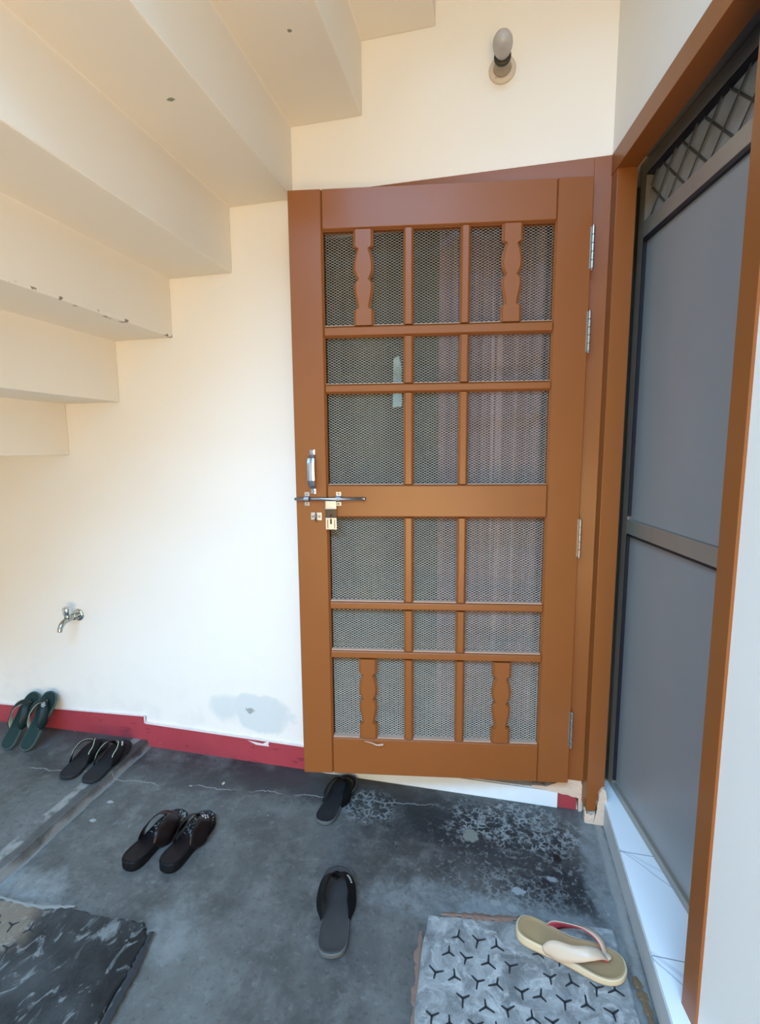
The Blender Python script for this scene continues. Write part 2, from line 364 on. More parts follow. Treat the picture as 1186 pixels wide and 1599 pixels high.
# red skirting, painted with a ragged upper edge and a pale lime ridge above it
def strip(name, x0, x1, zb0, zb1, zt0, zt1, mat, thick, n=60, rag=.003, seed=1, label=''):
    rnd = random.Random(seed); bm = bmesh.new(); prevs = None
    for i in range(n+1):
        t = i/n; x = x0+(x1-x0)*t; zb = zb0+(zb1-zb0)*t; zt = zt0+(zt1-zt0)*t+rnd.uniform(-rag, rag)
        row = [bm.verts.new(p) for p in ((x, .001, zb), (x, -thick, zb), (x, -thick, zt-.001), (x, .001, zt))]
        if prevs:
            for j in range(4): bm.faces.new((prevs[j], prevs[(j+1) % 4], row[(j+1) % 4], row[j]))
        else: bm.faces.new(row)
        prevs = row
    bm.faces.new(prevs[::-1])
    return tag(bobj(name, bm, mat), label, 'trim', kind='structure')
strip('baseboard_back', -2.655, -1.806, -.002, .029, .108, .145, M_red, .004, seed=3, label='red painted skirting above the raised floor')
strip('baseboard_back', -1.806, -1.012, -.003, -.003, .112, .103, M_red, .004, seed=4, label='red painted skirting between the step and the wooden door')
strip('trim_1', -2.655, -1.812, .107, .144, .113, .151, M_ridge, .006, seed=5, rag=.002, label='pale chipped edge above the red skirting on the left')
strip('trim_2', -1.808, -1.012, .110, .102, .121, .112, M_ridge, .006, seed=6, rag=.002, label='pale chipped edge above the red skirting by the door')
bm = bmesh.new(); box(bm, -1.814, -1.806, -.006, .001, .112, .150)
quad(bm, (-1.30, -.0055, .098), (-1.26, -.0055, .083), (-1.20, -.0055, .083), (-1.20, -.0055, .090)); quad(bm, (-1.235, -.006, .088), (-1.205, -.006, .088), (-1.198, -.006, .104), (-1.206, -.006, .106))
tag(bobj('trim_3', bm, M_ridge), 'pale lime corner where the skirting steps down', 'trim', kind='structure')

# ------------------------------------------------------------------ wooden door frame
bm = bmesh.new()
box(bm, .004, .0585, -.014, .10, .125, 2.252, bev=.002); box(bm, -1.02, .004, -.014, .10, 2.19, 2.252, bev=.002)
box(bm, -1.02, -.955, -.014, .10, .03, 2.19, bev=.002)
box(bm, -.955, .004, .022, .06, 2.150, 2.19, bev=.002)
tag(bobj('trim_4', bm, M_wood), 'brown painted wooden frame of the mesh door', 'door frame', kind='structure')
# frame of the aluminium door
bm = bmesh.new()
box(bm, -.002, .060, -.004, .056, .045, 2.19, T=lambda x, y, z: RW(x, y, z), bev=.0015)
box(bm, -.002, .782, -.006, .056, 2.19, 2.252, T=lambda x, y, z: RW(x, y, z), bev=.0015)
box(bm, .722, .776, -.006, .056, .088, 2.19, T=lambda x, y, z: RW(x, y, z), bev=.0015)
tag(bobj('trim_5', bm, M_wood), 'brown painted wooden frame round the aluminium door', 'door frame', kind='structure')
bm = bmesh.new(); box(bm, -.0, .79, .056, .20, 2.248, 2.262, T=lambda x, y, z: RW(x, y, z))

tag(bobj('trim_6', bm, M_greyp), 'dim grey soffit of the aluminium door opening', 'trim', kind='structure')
# thresholds
bm = bmesh.new(); box(bm, .1225, .62, -.86, .06, .0, .084)
tag(bobj('trim_7', bm, M_cement), 'grey cement face of the raised door sill', 'door sill', kind='structure')
bm = bmesh.new(); box(bm, .1245, .62, -.86, .06, .084, .0925, bev=.001)
tag(bobj('trim_8', bm, M_marble), 'white veined marble slab on the door sill', 'door sill', kind='structure')
bm = bmesh.new(); box(bm, -1.012, -.028, -.008, .10, .0, .064, bev=.001)
tag(bobj('trim_9', bm, M_marble_strip), 'white marble strip below the wooden door', 'door sill', kind='structure')
bm = bmesh.new(); box(bm, -.0275, .040, -.004, .02, .0, .058, bev=.001)
tag(bobj('trim_10', bm, M_red), 'short red painted patch at the end of the marble strip', 'trim', kind='structure')
def plaster(name, outline, y0, y1, label, seed):
    rnd = random.Random(seed); bm = bmesh.new(); P = [V((a, b, 0)) for a, b in outline]; P.append(P[0])
    ring = crom(P, 5)[:-1]; ring = [(p.x+rnd.uniform(-.002, .002), p.y+rnd.uniform(-.002, .002)) for p in ring]
    prism(bm, ring, lambda u, v, d: V((u, d, v)), y0, y1)
    bmesh.ops.triangulate(bm, faces=bm.faces[:]); tag(bobj(name, bm, M_plaster), label, 'trim', kind='structure')
plaster('trim_11', [(-.12, .068), (-.06, .066), (.02, .056), (.042, .050), (.044, .0), (.058, .0), (.060, .08), (.05, .128), (.02, .150), (.004, .142), (-.004, .125), (-.06, .086), (-.12, .078)], -.010, .01, 'chipped plaster below the foot of the door frame', 5)
plaster('trim_12', [(.058, .0), (.128, .0), (.128, .110), (.122, .138), (.108, .132), (.100, .090), (.096, .045), (.070, .036), (.058, .046)], -.066, -.045, 'chipped plaster lump at the foot of the corner post', 6)

# ------------------------------------------------------------------ room behind the doors
bm = bmesh.new()
box(bm, -1.6, .34, 1.35, 1.45, -.1, 2.9); box(bm, -1.7, -1.6, .23, 1.45, -.1, 2.9); box(bm, .24, .34, .35, 1.45, -.1, 2.9)
box(bm, -1.7, .34, .23, 1.45, 2.8, 2.9); box(bm, -1.7, .34, .12, 1.45, -.1, .06)
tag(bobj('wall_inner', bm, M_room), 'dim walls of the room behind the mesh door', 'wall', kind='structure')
bm = bmesh.new()
box(bm, 1.5, 1.6, -2.5, .5, -.1, 2.9); box(bm, .05, 1.5, .24, .34, -.1, 2.9); box(bm, .62, 1.6, -2.5, .3, -.1, .0)
box(bm, .35, 1.6, -2.5, .3, 2.8, 2.9); box(bm, .7, 1.6, -2.6, -2.5, -.1, 2.9)
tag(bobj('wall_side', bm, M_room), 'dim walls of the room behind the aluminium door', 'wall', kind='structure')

def curtain(name, x0, x1, y, z0, z1, mat, amp, waves, label, ph=0):
    bm = bmesh.new(); n = 160; R = []
    for i in range(n+1):
        t = i/n; x = x0+(x1-x0)*t; d = amp*math.sin(t*waves*2*math.pi+ph)+amp*.4*math.sin(t*waves*4.7+1.3+ph)
        R.append([bm.verts.new((x+.3*d*math.cos(t*31), y+d*(1-.25*k/6), z1+(z0-z1)*k/6)) for k in range(7)])
    for A, B in zip(R, R[1:]):
        for k in range(6): bm.faces.new((A[k], B[k], B[k+1], A[k+1]))
    o = bobj(name, bm, mat, smooth=True); s = o.modifiers.new('cloth', 'SOLIDIFY'); s.thickness = .0015
    return tag(o, label, 'curtain', 'curtains behind the mesh door')
curtain('curtain', -.50, .035, .115, .07, 2.16, M_pink, .014, 7, 'mauve folded curtain behind the right side of the mesh door')
curtain('curtain', -.99, -.47, .16, .07, 2.16, M_green, .010, 5, 'dull olive curtain behind the left side of the mesh door', 1)
bm = bmesh.new(); R = []
prism(bm, [(-.668, 1.50), (-.632, 1.505), (-.632, 1.650), (-.644, 1.69), (-.664, 1.68)], lambda u, v, d: V((u, d+.004*math.sin(v*60), v)), .066, .072)  # made-up strip standing in for an unidentified teal patch behind the mesh
tag(bobj('teal_strip', bm, M_teal), 'made-up pale teal strip just behind the mesh door', 'cloth')
tag(bobj('curtain_rod', (lambda b: (lathe(b, [(.009, 0), (.009, 1.04)], (-1.005, .14, 2.165), (1, 0, 0)), b)[1])(bmesh.new()), M_hinge), 'curtain rod across the top of the mesh door opening', 'curtain rod')

# ------------------------------------------------------------------ door_1: the wooden mesh door leaf, a little ajar
A1 = .1549
U = V((-math.cos(A1), -math.sin(A1), 0)); DB = V((-math.sin(A1), math.cos(A1), 0))   # along the leaf, into its thickness
H0 = V((0, -.0444, 0))
def LF(u, d, z): return H0+U*u+DB*d+V((0, 0, z))
door = empty('door_1', Matrix.Translation(H0)); tag(door, 'brown wooden door with expanded metal mesh panes, slightly ajar', 'door', kind='structure')
MI = Matrix.Translation(-H0)
def dpart(name, bm, mat, parent=None, smooth=False, label=None):
    bmesh.ops.transform(bm, matrix=MI, verts=bm.verts[:]); o = bobj(name, bm, mat, parent or door, smooth)
    if label: o['label'] = label
    return o
TK = .034
def member(name, u0, u1, z0, z1, vertical, mould=(1, 1), t=TK, d0=0.):
    bm = bmesh.new(); a, b = (u0, u1) if vertical else (z0, z1); c, d = (z0, z1) if vertical else (u0, u1)
    L = [(a, t)] + ([(a, .012), (a+.0025, .010), (a+.0025, .0065), (a+.0055, .0035), (a+.0055, .0012), (a+.0075, 0)] if mould[0] else [(a, .0015), (a+.0015, 0)])
    R = [(b, t)] + ([(b, .012), (b-.0025, .010), (b-.0025, .0065), (b-.0055, .0035), (b-.0055, .0012), (b-.0075, 0)] if mould[1] else [(b, .0015), (b-.0015, 0)])
    sec = L+R[::-1]
    if vertical: prism(bm, sec, lambda u, v, e: LF(u, v+d0, e), c, d)
    else: prism(bm, sec, lambda u, v, e: LF(e, v+d0, u), c, d)
    return dpart(name, bm, M_wood)
G = .0006
member('stile', .0, .112, .132, 2.182, True, (0, 1)); member('stile', .860, .973, .132, 2.182, True, (1, 0))
member('rail', .112+G, .860-G, 2.055, 2.182, False, (1, 0)); member('rail', .112+G, .860-G, 1.104, 1.222, False); member('rail', .112+G, .860-G, .132, .278, False, (0, 1))
for z0, z1 in ((1.717, 1.754), (1.532, 1.564), (.769, .802), (.584, .618)):
    member('crossbar', .112+G, .860-G, z0, z1, False, t=.022)
for a, b in ((.378, .410), (.562, .595)):
    for z0, z1 in ((1.754, 2.055), (1.564, 1.717), (1.222, 1.532), (.802, 1.104), (.618, .769), (.278, .584)):
        member('muntin', a, b, z0+G, z1-G, True, t=.022)
# thin pale ledges on top of each horizontal bar, one per pane
for zt, dz in ((1.754, 0), (1.564, 0), (1.222, 0), (.802, 0), (.618, 0), (.278, 0)):
    bm = bmesh.new()
    for a, b in ((.114, .377), (.411, .561), (.596, .858)):
        if zt in (1.754, .278) and a != .411:
            c = .245 if a < .2 else .727
            for q0, q1 in ((a, c-.034), (c+.034, b)): box(bm, q0, q1, .002, .0225, zt-.0006, zt+(.0012 if zt > 1 else .003), T=LF)
        else: box(bm, a, b, .002, .0225, zt-.0006, zt+(.0012 if zt > 1 else .003), T=LF)
    dpart('ledge', bm, M_ledge, label='pale ledge under a row of panes')
# cut-out balusters
UPB = [(1.0, .033), (.835, .033), (.820, .030), (.806, .022), (.796, .0225), (.73, .029), (.64, .0335), (.57, .0325), (.52, .027), (.497, .0225), (.485, .0225), (.455, .031), (.40, .0325), (.34, .0305), (.25, .0245), (.20, .0225), (.18, .0235), (.172, .033), (0, .033)]
def baluster(c, z0, z1, sc=1.):
    prof = [(z0+(z1-z0)*t, w_*sc) for t, w_ in UPB]
    rings = []; bm = bmesh.new()
    for dep, ins in ((.022, 0), (.010, 0), (.009, .0025), (.005, .003), (.003, .006), (.0006, .0068), (0, .008)):
        R = [(c+w_-ins, z) for z, w_ in prof]+[(c-w_+ins, z) for z, w_ in prof[::-1]]
        rings.append([bm.verts.new(LF(u, dep, z)) for u, z in R])
    n = len(rings[0])
    for A, B in zip(rings, rings[1:]):
        for i in range(n): bm.faces.new((A[i], A[(i+1) % n], B[(i+1) % n], B[i]))
    for R in (rings[0], rings[-1]):
        h = n//2
        for i in range(h-1): bm.faces.new((R[i], R[i+1], R[n-2-i], R[n-1-i]))
    dpart('baluster', bm, M_wood)
for c in (.245, .727):
    baluster(c, 1.754, 2.055); baluster(c, .278, .584, 1.0)
# expanded metal
def mesh_sheet(u0, u1, z0, z1):
    bm = bmesh.new(); P, Hh, wz = .0160, .0044, .00060; nu = int((u1-u0)/(P/2)); nz = int((z1-z0)/Hh)
    for k in range(nz):
        zc = z0+(k+.5)*Hh; prev = None
        for i in range(nu+1):
            s_ = 1 if (i+k) % 2 else -1
            zz = zc+s_*(Hh/2-.0002); u_ = u0+i*P/2
            row = (bm.verts.new(LF(u_, .0240-.0003*s_, zz-wz)), bm.verts.new(LF(u_, .0258-.0003*s_, zz+wz)))
            if prev: bm.faces.new((prev[0], row[0], row[1], prev[1]))
            prev = row
    o = dpart('wire_mesh', bm, M_wire, label='diamond expanded metal mesh'); s = o.modifiers.new('thick', 'SOLIDIFY'); s.thickness = .0006
mesh_sheet(.1125, .8595, 1.2225, 2.0545); mesh_sheet(.1125, .8595, .2785, 1.1035)
# hardware
def screw(bm, u, z, d=-.002, r=.0045): lathe(bm, [(r, 0), (r*.9, .0012), (r*.5, .0024), (0, .0028)], LF(u, d, z), -DB, 12)
bm = bmesh.new(); path = [LF(.911, -.0015, 1.343), LF(.911, -.0015, 1.326), LF(.912, -.010, 1.320), LF(.912, -.024, 1.312), LF(.912, -.030, 1.298), LF(.912, -.031, 1.268), LF(.912, -.030, 1.238), LF(.912, -.024, 1.222), LF(.911, -.010, 1.212), LF(.911, -.0015, 1.208), LF(.911, -.0015, 1.190)]
wid = [.009, .009, .009, .0115, .0125, .0125, .0125, .0115, .009, .009, .009]
for off in ((-1, 1),):
    pr = None
    for i, p in enumerate(path):
        t = (path[min(i+1, 10)]-path[max(i-1, 0)]).normalized(); nrm = t.cross(U).normalized()
        if nrm.dot(-DB) < 0: nrm = -nrm
        q = [bm.verts.new(p+U*a*wid[i]+nrm*(b+c)) for a, b, c in ((-1, 0, 0), (1, 0, 0), (1, .002, 0), (.35, .002, .0012), (0, .002, -.0006), (-.35, .002, .0012), (-1, .002, 0))]
        if pr:
            for j in range(7): bm.faces.new((pr[j], pr[(j+1) % 7], q[(j+1) % 7], q[j]))
        else: bm.faces.new(q)
        pr = q
    bm.faces.new(pr[::-1])
screw(bm, .911, 1.336, -.003); screw(bm, .907, 1.198, -.003, .0038); screw(bm, .916, 1.198, -.003, .0038)
dpart('handle', bm, M_steel, label='bright steel pull handle')
bm = bmesh.new(); zb = 1.172
tube(bm, [LF(.9765, -.010, zb), LF(.85, -.010, zb), LF(.735, -.010, zb)], .0052, 14); lathe(bm, [(.0062, 0), (.0066, .004), (.005, .008), (0, .0095)], LF(.735, -.010, zb), U*-1, 14)
bolt = dpart('bolt', bm, M_steel, label='long steel sliding bolt across the left stile', smooth=True)
for uc in (.934, .822):
    bm = bmesh.new(); R = []
    for k in range(9):
        a = math.pi*k/8; R.append((-.010+(-.0085)*math.sin(a) if 0 < k < 8 else -.001, zb+.009*math.cos(a)))
    path2 = [LF(uc, -.0012, zb+.024), LF(uc, -.0012, zb+.010)]+[LF(uc, d_, z_) for d_, z_ in R[1:-1]]+[LF(uc, -.0012, zb-.010), LF(uc, -.0012, zb-.024)]
    pr = None
    for i, p in enumerate(path2):
        t = (path2[min(i+1, len(path2)-1)]-path2[max(i-1, 0)]).normalized(); nrm = t.cross(U).normalized()
        if nrm.dot(-DB) < 0: nrm = -nrm
        q = [bm.verts.new(p+U*a*.0085+nrm*b) for a, b in ((-1, 0), (1, 0), (1, .0015), (-1, .0015))]
        if pr:
            for j in range(4): bm.faces.new((pr[j], pr[(j+1) % 4], q[(j+1) % 4], q[j]))
        else: bm.faces.new(q)
        pr = q
    bm.faces.new(pr[::-1]); screw(bm, uc, zb+.018); screw(bm, uc, zb-.018)
    dpart('clamp', bm, M_steel, bolt)
bm = bmesh.new()
# hasp plate hanging from the bolt, with slot
for z0, z1, dd in ((1.140, 1.166, -.014), (1.066, 1.105, -.0155)):
    box(bm, .829, .867, dd-.002, dd, z0, z1, T=LF, bev=.0007)
for q in (.837, .848, .859): box(bm, q-.002, q+.002, -.0175, -.015, 1.143, 1.164, T=LF)
box(bm, .828, .868, -.0215, -.0165, 1.1035, 1.1075, T=LF, bev=.001); box(bm, .828, .868, -.020, -.014, 1.138, 1.143, T=LF, bev=.001)
hasp = dpart('hasp', bm, M_steel, bolt)
bm = bmesh.new(); box(bm, .829, .867, -.0185, -.0165, 1.1045, 1.141, T=LF, bev=.0007); dpart('shackle_plate', bm, M_dsteel, bolt, label='middle plate of the hasp, dark reflection put into its colour')  # same steel plate, coloured dark for what it reflects
bm = bmesh.new(); box(bm, .8445, .8515, -.0186, -.0174, 1.085, 1.125, T=LF); box(bm, .8425, .8535, -.0186, -.0174, 1.108, 1.120, T=LF)
for q in (.8355, .8595): box(bm, q-.0013, q+.0013, -.0181, -.0172, 1.069, 1.101, T=LF)
dpart('slot', bm, M_dsteel, bolt, label='dark slot of the hasp')
bm = bmesh.new(); box(bm, .884, .901, -.0025, 0, 1.096, 1.124, T=LF, bev=.0008); box(bm, .907, .922, -.0025, 0, 1.098, 1.124, T=LF, bev=.0008)
tube(bm, crom([LF(.903, -.001, 1.122), LF(.903, -.016, 1.118), LF(.903, -.022, 1.108), LF(.903, -.014, 1.098), LF(.903, -.001, 1.094)], 5), .0028, 8)
screw(bm, .891, 1.110, -.0022); screw(bm, .915, 1.110, -.0022); dpart('staple', bm, M_steel)
for z0, z1 in ((1.907, 2.034), (1.653, 1.778), (.973, 1.102), (.276, .406)):
    bm = bmesh.new(); n = 5; h = (z1-z0)/n
    for k in range(n): lathe(bm, [(.0050, .0008), (.0058, .0016), (.0058, h-.0016), (.0050, h-.0008)], LF(-.003, -.004, z0+k*h), (0, 0, 1), 14)
    lathe(bm, [(.0035, -.003), (.0035, z1-z0+.003)], LF(-.003, -.004, z0), (0, 0, 1), 10)
    lathe(bm, [(.004, -.006), (.005, -.003), (.004, 0)], LF(-.003, -.004, z0), (0, 0, 1), 10)
    box(bm, .0005, .006, -.0012, 0, z0, z1, T=LF)
    dpart('hinge', bm, M_hinge, smooth=False)
# loose splinter on the bottom rail
bm = bmesh.new(); tube(bm, crom([LF(.742, -.0015, .266), LF(.715, -.004, .262), (LF(.695, -.007, .256)), LF(.672, -.005, .258)], 4), lambda t: .0012+.003*t, 6); dpart('splinter', bm, M_ledge, label='pale loose splinter on the bottom rail')

# ------------------------------------------------------------------ door_2: aluminium door leaf
TA = V((.1751, -.9845, 0)).normalized(); NA = V((.9845, .1751, 0)).normalized(); A0 = V((.156, .055, 0))
def AL(u, d, z): return A0+TA*u+NA*d+V((0, 0, z))
d2 = empty('door_2', Matrix.Translation(A0)); tag(d2, 'aluminium door with grey sheet panels and a grille pane on top', 'door', kind='structure')
MI2 = Matrix.Translation(-A0)
def apart(name, bm, mat, smooth=False, label=None, parent=None):
    bmesh.ops.transform(bm, matrix=MI2, verts=bm.verts[:]); o = bobj(name, bm, mat, parent or d2, smooth)
    if label: o['label'] = label
    return o
UR = .66
def abox(name, u0, u1, z0, z1, mat=None, da=0., db=.035, bev=.0015, label=None):
    bm = bmesh.new(); box(bm, u0, u1, da, db, z0, z1, T=AL, bev=bev); return apart(name, bm, mat or M_alu, label=label)
abox('stile', .002, .042, .0945, 2.243); abox('stile', UR-.045, UR, .0945, 2.243)
abox('rail', .042, UR-.045, .0945, .120); abox('rail', .042, UR-.045, 1.049, 1.098); abox('rail', .042, UR-.045, 2.008, 2.058); abox('rail', .042, UR-.045, 2.200, 2.243)
abox('panel', .044, UR-.046, .121, 1.048, M_panel, .010, .018, 0, 'matt grey lower sheet panel'); abox('panel', .044, UR-.046, 1.099, 2.007, M_panel, .010, .018, 0, 'matt grey middle sheet panel')
abox('pane', .043, UR-.046, 2.059, 2.199, M_pane, .022, .027, 0, 'frosted grey top pane')
bm = bmesh.new()
for z0, z1 in ((.121, 1.048), (1.099, 2.007)):
    box(bm, .042, .048, -.0005, .0105, z0+.01, z1, T=AL); box(bm, .042, UR-.045, -.0005, .0105, z1-(.006 if z1 < 1.5 else .012), z1, T=AL)
box(bm, .042, UR-.045, .0, .021, 2.194, 2.199, T=AL)
apart('gasket', bm, M_gasket, label='black rubber gasket beside the panels')
bm = bmesh.new(); k = 0
for sgn in (1, -1):
    for i in range(-2, 8):
        uA = .145+.104*i-(.0) ; zA, zB = 2.06, 2.198
        P = [(uA+sgn*(z-2.06)*1.06, z) for z in (zA, zB)]
        (ua, za), (ub, zb_) = P
        lo, hi = .044, UR-.047
        if max(ua, ub) < lo or min(ua, ub) > hi: continue
        def clip(u, z, u_, z_):
            c = min(max(u, lo), hi)
            return (c, z+(z_-z)*((c-u)/(u_-u))) if c != u else (u, z)
        a = clip(ua, za, ub, zb_); b = clip(ub, zb_, ua, za)
        dd = .015 if sgn > 0 else .0185
        tube(bm, [AL(a[0], dd, a[1]), AL((a[0]+b[0])/2, dd, (a[1]+b[1])/2), AL(b[0], dd, b[1])], .0022 if sgn > 0 else .0030, 6)
apart('grille', bm, M_grille, label='diagonal crossed grille bars')
# bruised steel plate ends on the mid rail
bm = bmesh.new(); box(bm, .565, .585, -.002, .001, 1.052, 1.062, T=AL, bev=.0005); lathe(bm, [(.004, 0), (.003, .002), (0, .003)], AL(.55, 0, 1.09), -NA, 10)
apart('rivet', bm, M_steel)

# ------------------------------------------------------------------ lamp holder and bulb
L0 = V((-.287, 0, 2.557))
lamp = empty('wall_lamp', Matrix.Translation(L0)); tag(lamp, 'cream batten lamp holder with an unlit bulb above the wooden door', 'lamp')
AX = V((.0, -1, .03)).normalized()
bm = bmesh.new(); lathe(bm, [(.043, 0), (.043, .004), (.040, .008), (.034, .010), (.030, .011), (0, .011)], V((0, 0, 0)), (0, -1, 0), 40)
bobj('base', bm, M_porc, lamp, True)
bm = bmesh.new(); lathe(bm, [(.004, 0), (.0035, .001), (0, .0012)], V((-.018, -.0095, -.024)), (0, -1, 0), 12); bobj('screw_hole', bm, M_dsteel, lamp)
bm = bmesh.new(); lathe(bm, [(.030, .009), (.028, .014), (.0235, .022), (.0225, .040), (.0245, .043), (.0245, .050), (0, .050)], V((0, 0, 0)), AX, 36); bobj('socket', bm, plain('aged_bakelite', (.34, .28, .22), .45), lamp, True)
bm = bmesh.new(); lathe(bm, [(.0255, .048), (.0262, .051), (.0262, .058), (.0245, .060), (0, .060)], V((0, 0, 0)), AX, 36); bobj('collar', bm, plain('dark_collar', (.05, .045, .03), .4, .4), lamp, True)
bm = bmesh.new(); lathe(bm, [(.014, .058), (.0195, .066), (.025, .078), (.0288, .092), (.0300, .105), (.0285, .118), (.0235, .130), (.015, .139), (.006, .1425), (0, .143)], V((0, 0, 0)), AX, 36)
bobj('bulb', bm, M_bulbg, lamp, True)

# ------------------------------------------------------------------ tap
T0 = V((-2.128, 0, .600))
tap = empty('water_tap', Matrix.Translation(T0)); tag(tap, 'small chrome bib tap on the lower left of the wall', 'tap')
bm = bmesh.new(); lathe(bm, [(.029, 0), (.029, .002), (.024, .007), (.016, .010), (0, .010)], V((.0, 0, .0)), (0, -1, 0), 32); bobj('flange', bm, M_chrome, tap, True)
bm = bmesh.new(); tube(bm, crom([V((0, -.004, 0)), V((0, -.03, 0)), V((0, -.060, -.002)), V((0, -.085, -.010)), V((0, -.100, -.026)), V((0, -.106, -.044))], 6), lambda t: .0125 if t < .35 else .0125-.003*(t-.35)/.65, 16)
lathe(bm, [(.014, 0), (.0145, .010), (.012, .024), (0, .024)], V((0, -.058, .0)), (0, 0, 1), 20); lathe(bm, [(.016, 0), (.017, .008), (.016, .016)], V((0, -.018, 0)), (0, -1, 0), 6)
bobj('spout', bm, plain('tap_body', (.40, .42, .40), .2, 1.), tap, True)
bm = bmesh.new(); lathe(bm, [(.0, .020), (.016, .020), (.0175, .024), (.0175, .048), (.0155, .053), (0, .054)], V((0, -.058, 0)), (0, -.05, 1), 24)
bobj('knob', bm, M_chrome, tap, True)

# ------------------------------------------------------------------ manhole covers
def ystar(bm, c, r, ang, wd_, z0, z1):
    for k in range(3):
        a = ang+k*2*math.pi/3; d = V((math.cos(a), math.sin(a), 0)); n_ = V((-d.y, d.x, 0))*wd_; r_ = r*random.uniform(.75, 1.15)
        P = [c-n_, c+d*r_-n_*.7, c+d*(r_+wd_), c+d*r_+n_*.7, c+n_]
        prism(bm, [(p.x, p.y) for p in P], lambda u, v, e: V((u, v, e)), z0, z1)
def cover(name, outline, mat, label, stars, seed, h=.012):
    rnd = random.Random(seed); root = empty(name); tag(root, label, 'manhole cover', 'concrete manhole covers')
    P = []; n = len(outline)
    for i in range(n):
        a, b = V(outline[i]), V(outline[(i+1) % n])
        for k in range(14):
            q = a.lerp(b, k/14); P.append((q.x+rnd.uniform(-.004, .004), q.y+rnd.uniform(-.004, .004)))
    bm = bmesh.new(); c = V((sum(p[0] for p in P)/len(P), sum(p[1] for p in P)/len(P)))
    R = []
    for s_, z in ((1.0, 0), (.995, h*.7), (.975, h)):
        R.append([bm.verts.new((c.x+(p[0]-c.x)*s_, c.y+(p[1]-c.y)*s_, z)) for p in P])
    for A, B in zip(R, R[1:]):
        for i in range(len(P)): bm.faces.new((A[i], A[(i+1) % len(P)], B[(i+1) % len(P)], B[i]))
    bm.faces.new(R[-1]); nf = len(bm.faces)
    for (x, y, a) in stars: ystar(bm, V((x, y, 0)), .0185, a, .0028, h-.004, h+.0008)
    bm.faces.ensure_lookup_table()
    for f_ in bm.faces[nf:]: f_.material_index = 1
    bobj('slab', bm, [mat, M_groove], root)
    return root
st = []
random.seed(11)
for r_ in range(8):
    for c_ in range(10):
        x = -.405+.0525*c_+(.026 if r_ % 2 else 0)+random.uniform(-.006, .006); y = -.600-.052*r_+random.uniform(-.004, .004)
        if x < .045 and random.random() < .92: st.append((x, y, (math.pi/2 if (c_+r_) % 2 else -math.pi/2)+random.uniform(-.18, .18)))
cover('manhole_cover', [(-.445, -.550), (.070, -.475), (.085, -1.08), (-.43, -1.12)], M_cover, 'pale concrete manhole cover with Y-shaped grooves under the tan slipper', st, 2)
st = []
for r_ in range(7):
    for c_ in range(9):
        x = -1.70+.056*c_+random.uniform(-.006, .006); y = -.845-.056*r_
        if random.random() < (.75 if x < -1.5 else .12): st.append((x, y, (math.pi/2 if (c_+r_) % 2 else -math.pi/2)+.3+random.uniform(-.15, .15)))
cover('manhole_cover', [(-1.74, -.790), (-1.47, -.765), (-1.23, -.755), (-1.185, -.790), (-1.140, -1.25), (-1.76, -1.25)], M_wet, 'dark wet worn manhole cover at the lower left of the floor', st, 3)
# dark joints round the covers
def ribbon(name, pts, wid, z, mat, label, seed=1):
    rnd = random.Random(seed); bm = bmesh.new(); Q = crom([V((a, b, z)) for a, b in pts], 8); pr = None
    for i, p in enumerate(Q):
        t = (Q[min(i+1, len(Q)-1)]-Q[max(i-1, 0)]).normalized(); n_ = V((-t.y, t.x, 0)); t_ = i/(len(Q)-1); w_ = wid*(.35+.65*math.sin(math.pi*min(max(t_, .04), .96))**.5)*rnd.uniform(.45, 1.5)
        q = [bm.verts.new(p+n_*w_), bm.verts.new(p+V((0, 0, .0022))), bm.verts.new(p-n_*w_)]
        if pr: bm.faces.new((pr[0], pr[1], q[1], q[0])); bm.faces.new((pr[1], pr[2], q[2], q[1]))
        pr = q
    return tag(bobj(name, bm, mat), label, 'trim', kind='structure')
M_rust = plain('exposed_brick_grout', (.19, .12, .09), .8, bsc=60, bst=.6, bd=.004)
M_brnz = plain('brass_edge_strip', (.20, .14, .08), .4, .3, bsc=40, bst=.5)
ribbon('trim_13', [(-.405, -.543), (-.33, -.532), (-.25, -.522), (-.17, -.505)], .010, .0125, M_rust, 'reddish rough joint behind the pale manhole cover', 3)
ribbon('trim_14', [(-.455, -.60), (-.449, -.68), (-.441, -.76), (-.436, -.85)], .012, .004, M_rust, 'reddish rough joint left of the pale manhole cover', 4)
ribbon('trim_15', [(.092, -.60), (.099, -.64), (.104, -.69), (.108, -.75)], .010, .006, M_brnz, 'brown rough joint between the manhole cover and the sill', 5)
ribbon('trim_16', [(-1.185, -.775), (-1.168, -.85), (-1.155, -.92), (-1.140, -1.02)], .010, .013, M_groove, 'black joint right of the dark manhole cover', 6)
ribbon('trim_17', [(-1.78, -.775), (-1.66, -.782), (-1.56, -.778), (-1.46, -.757)], .008, .012, plain('pale_grout', (.17, .18, .175), .7, bsc=40, bst=.5), 'pale cement ridge behind the dark manhole cover', 7)

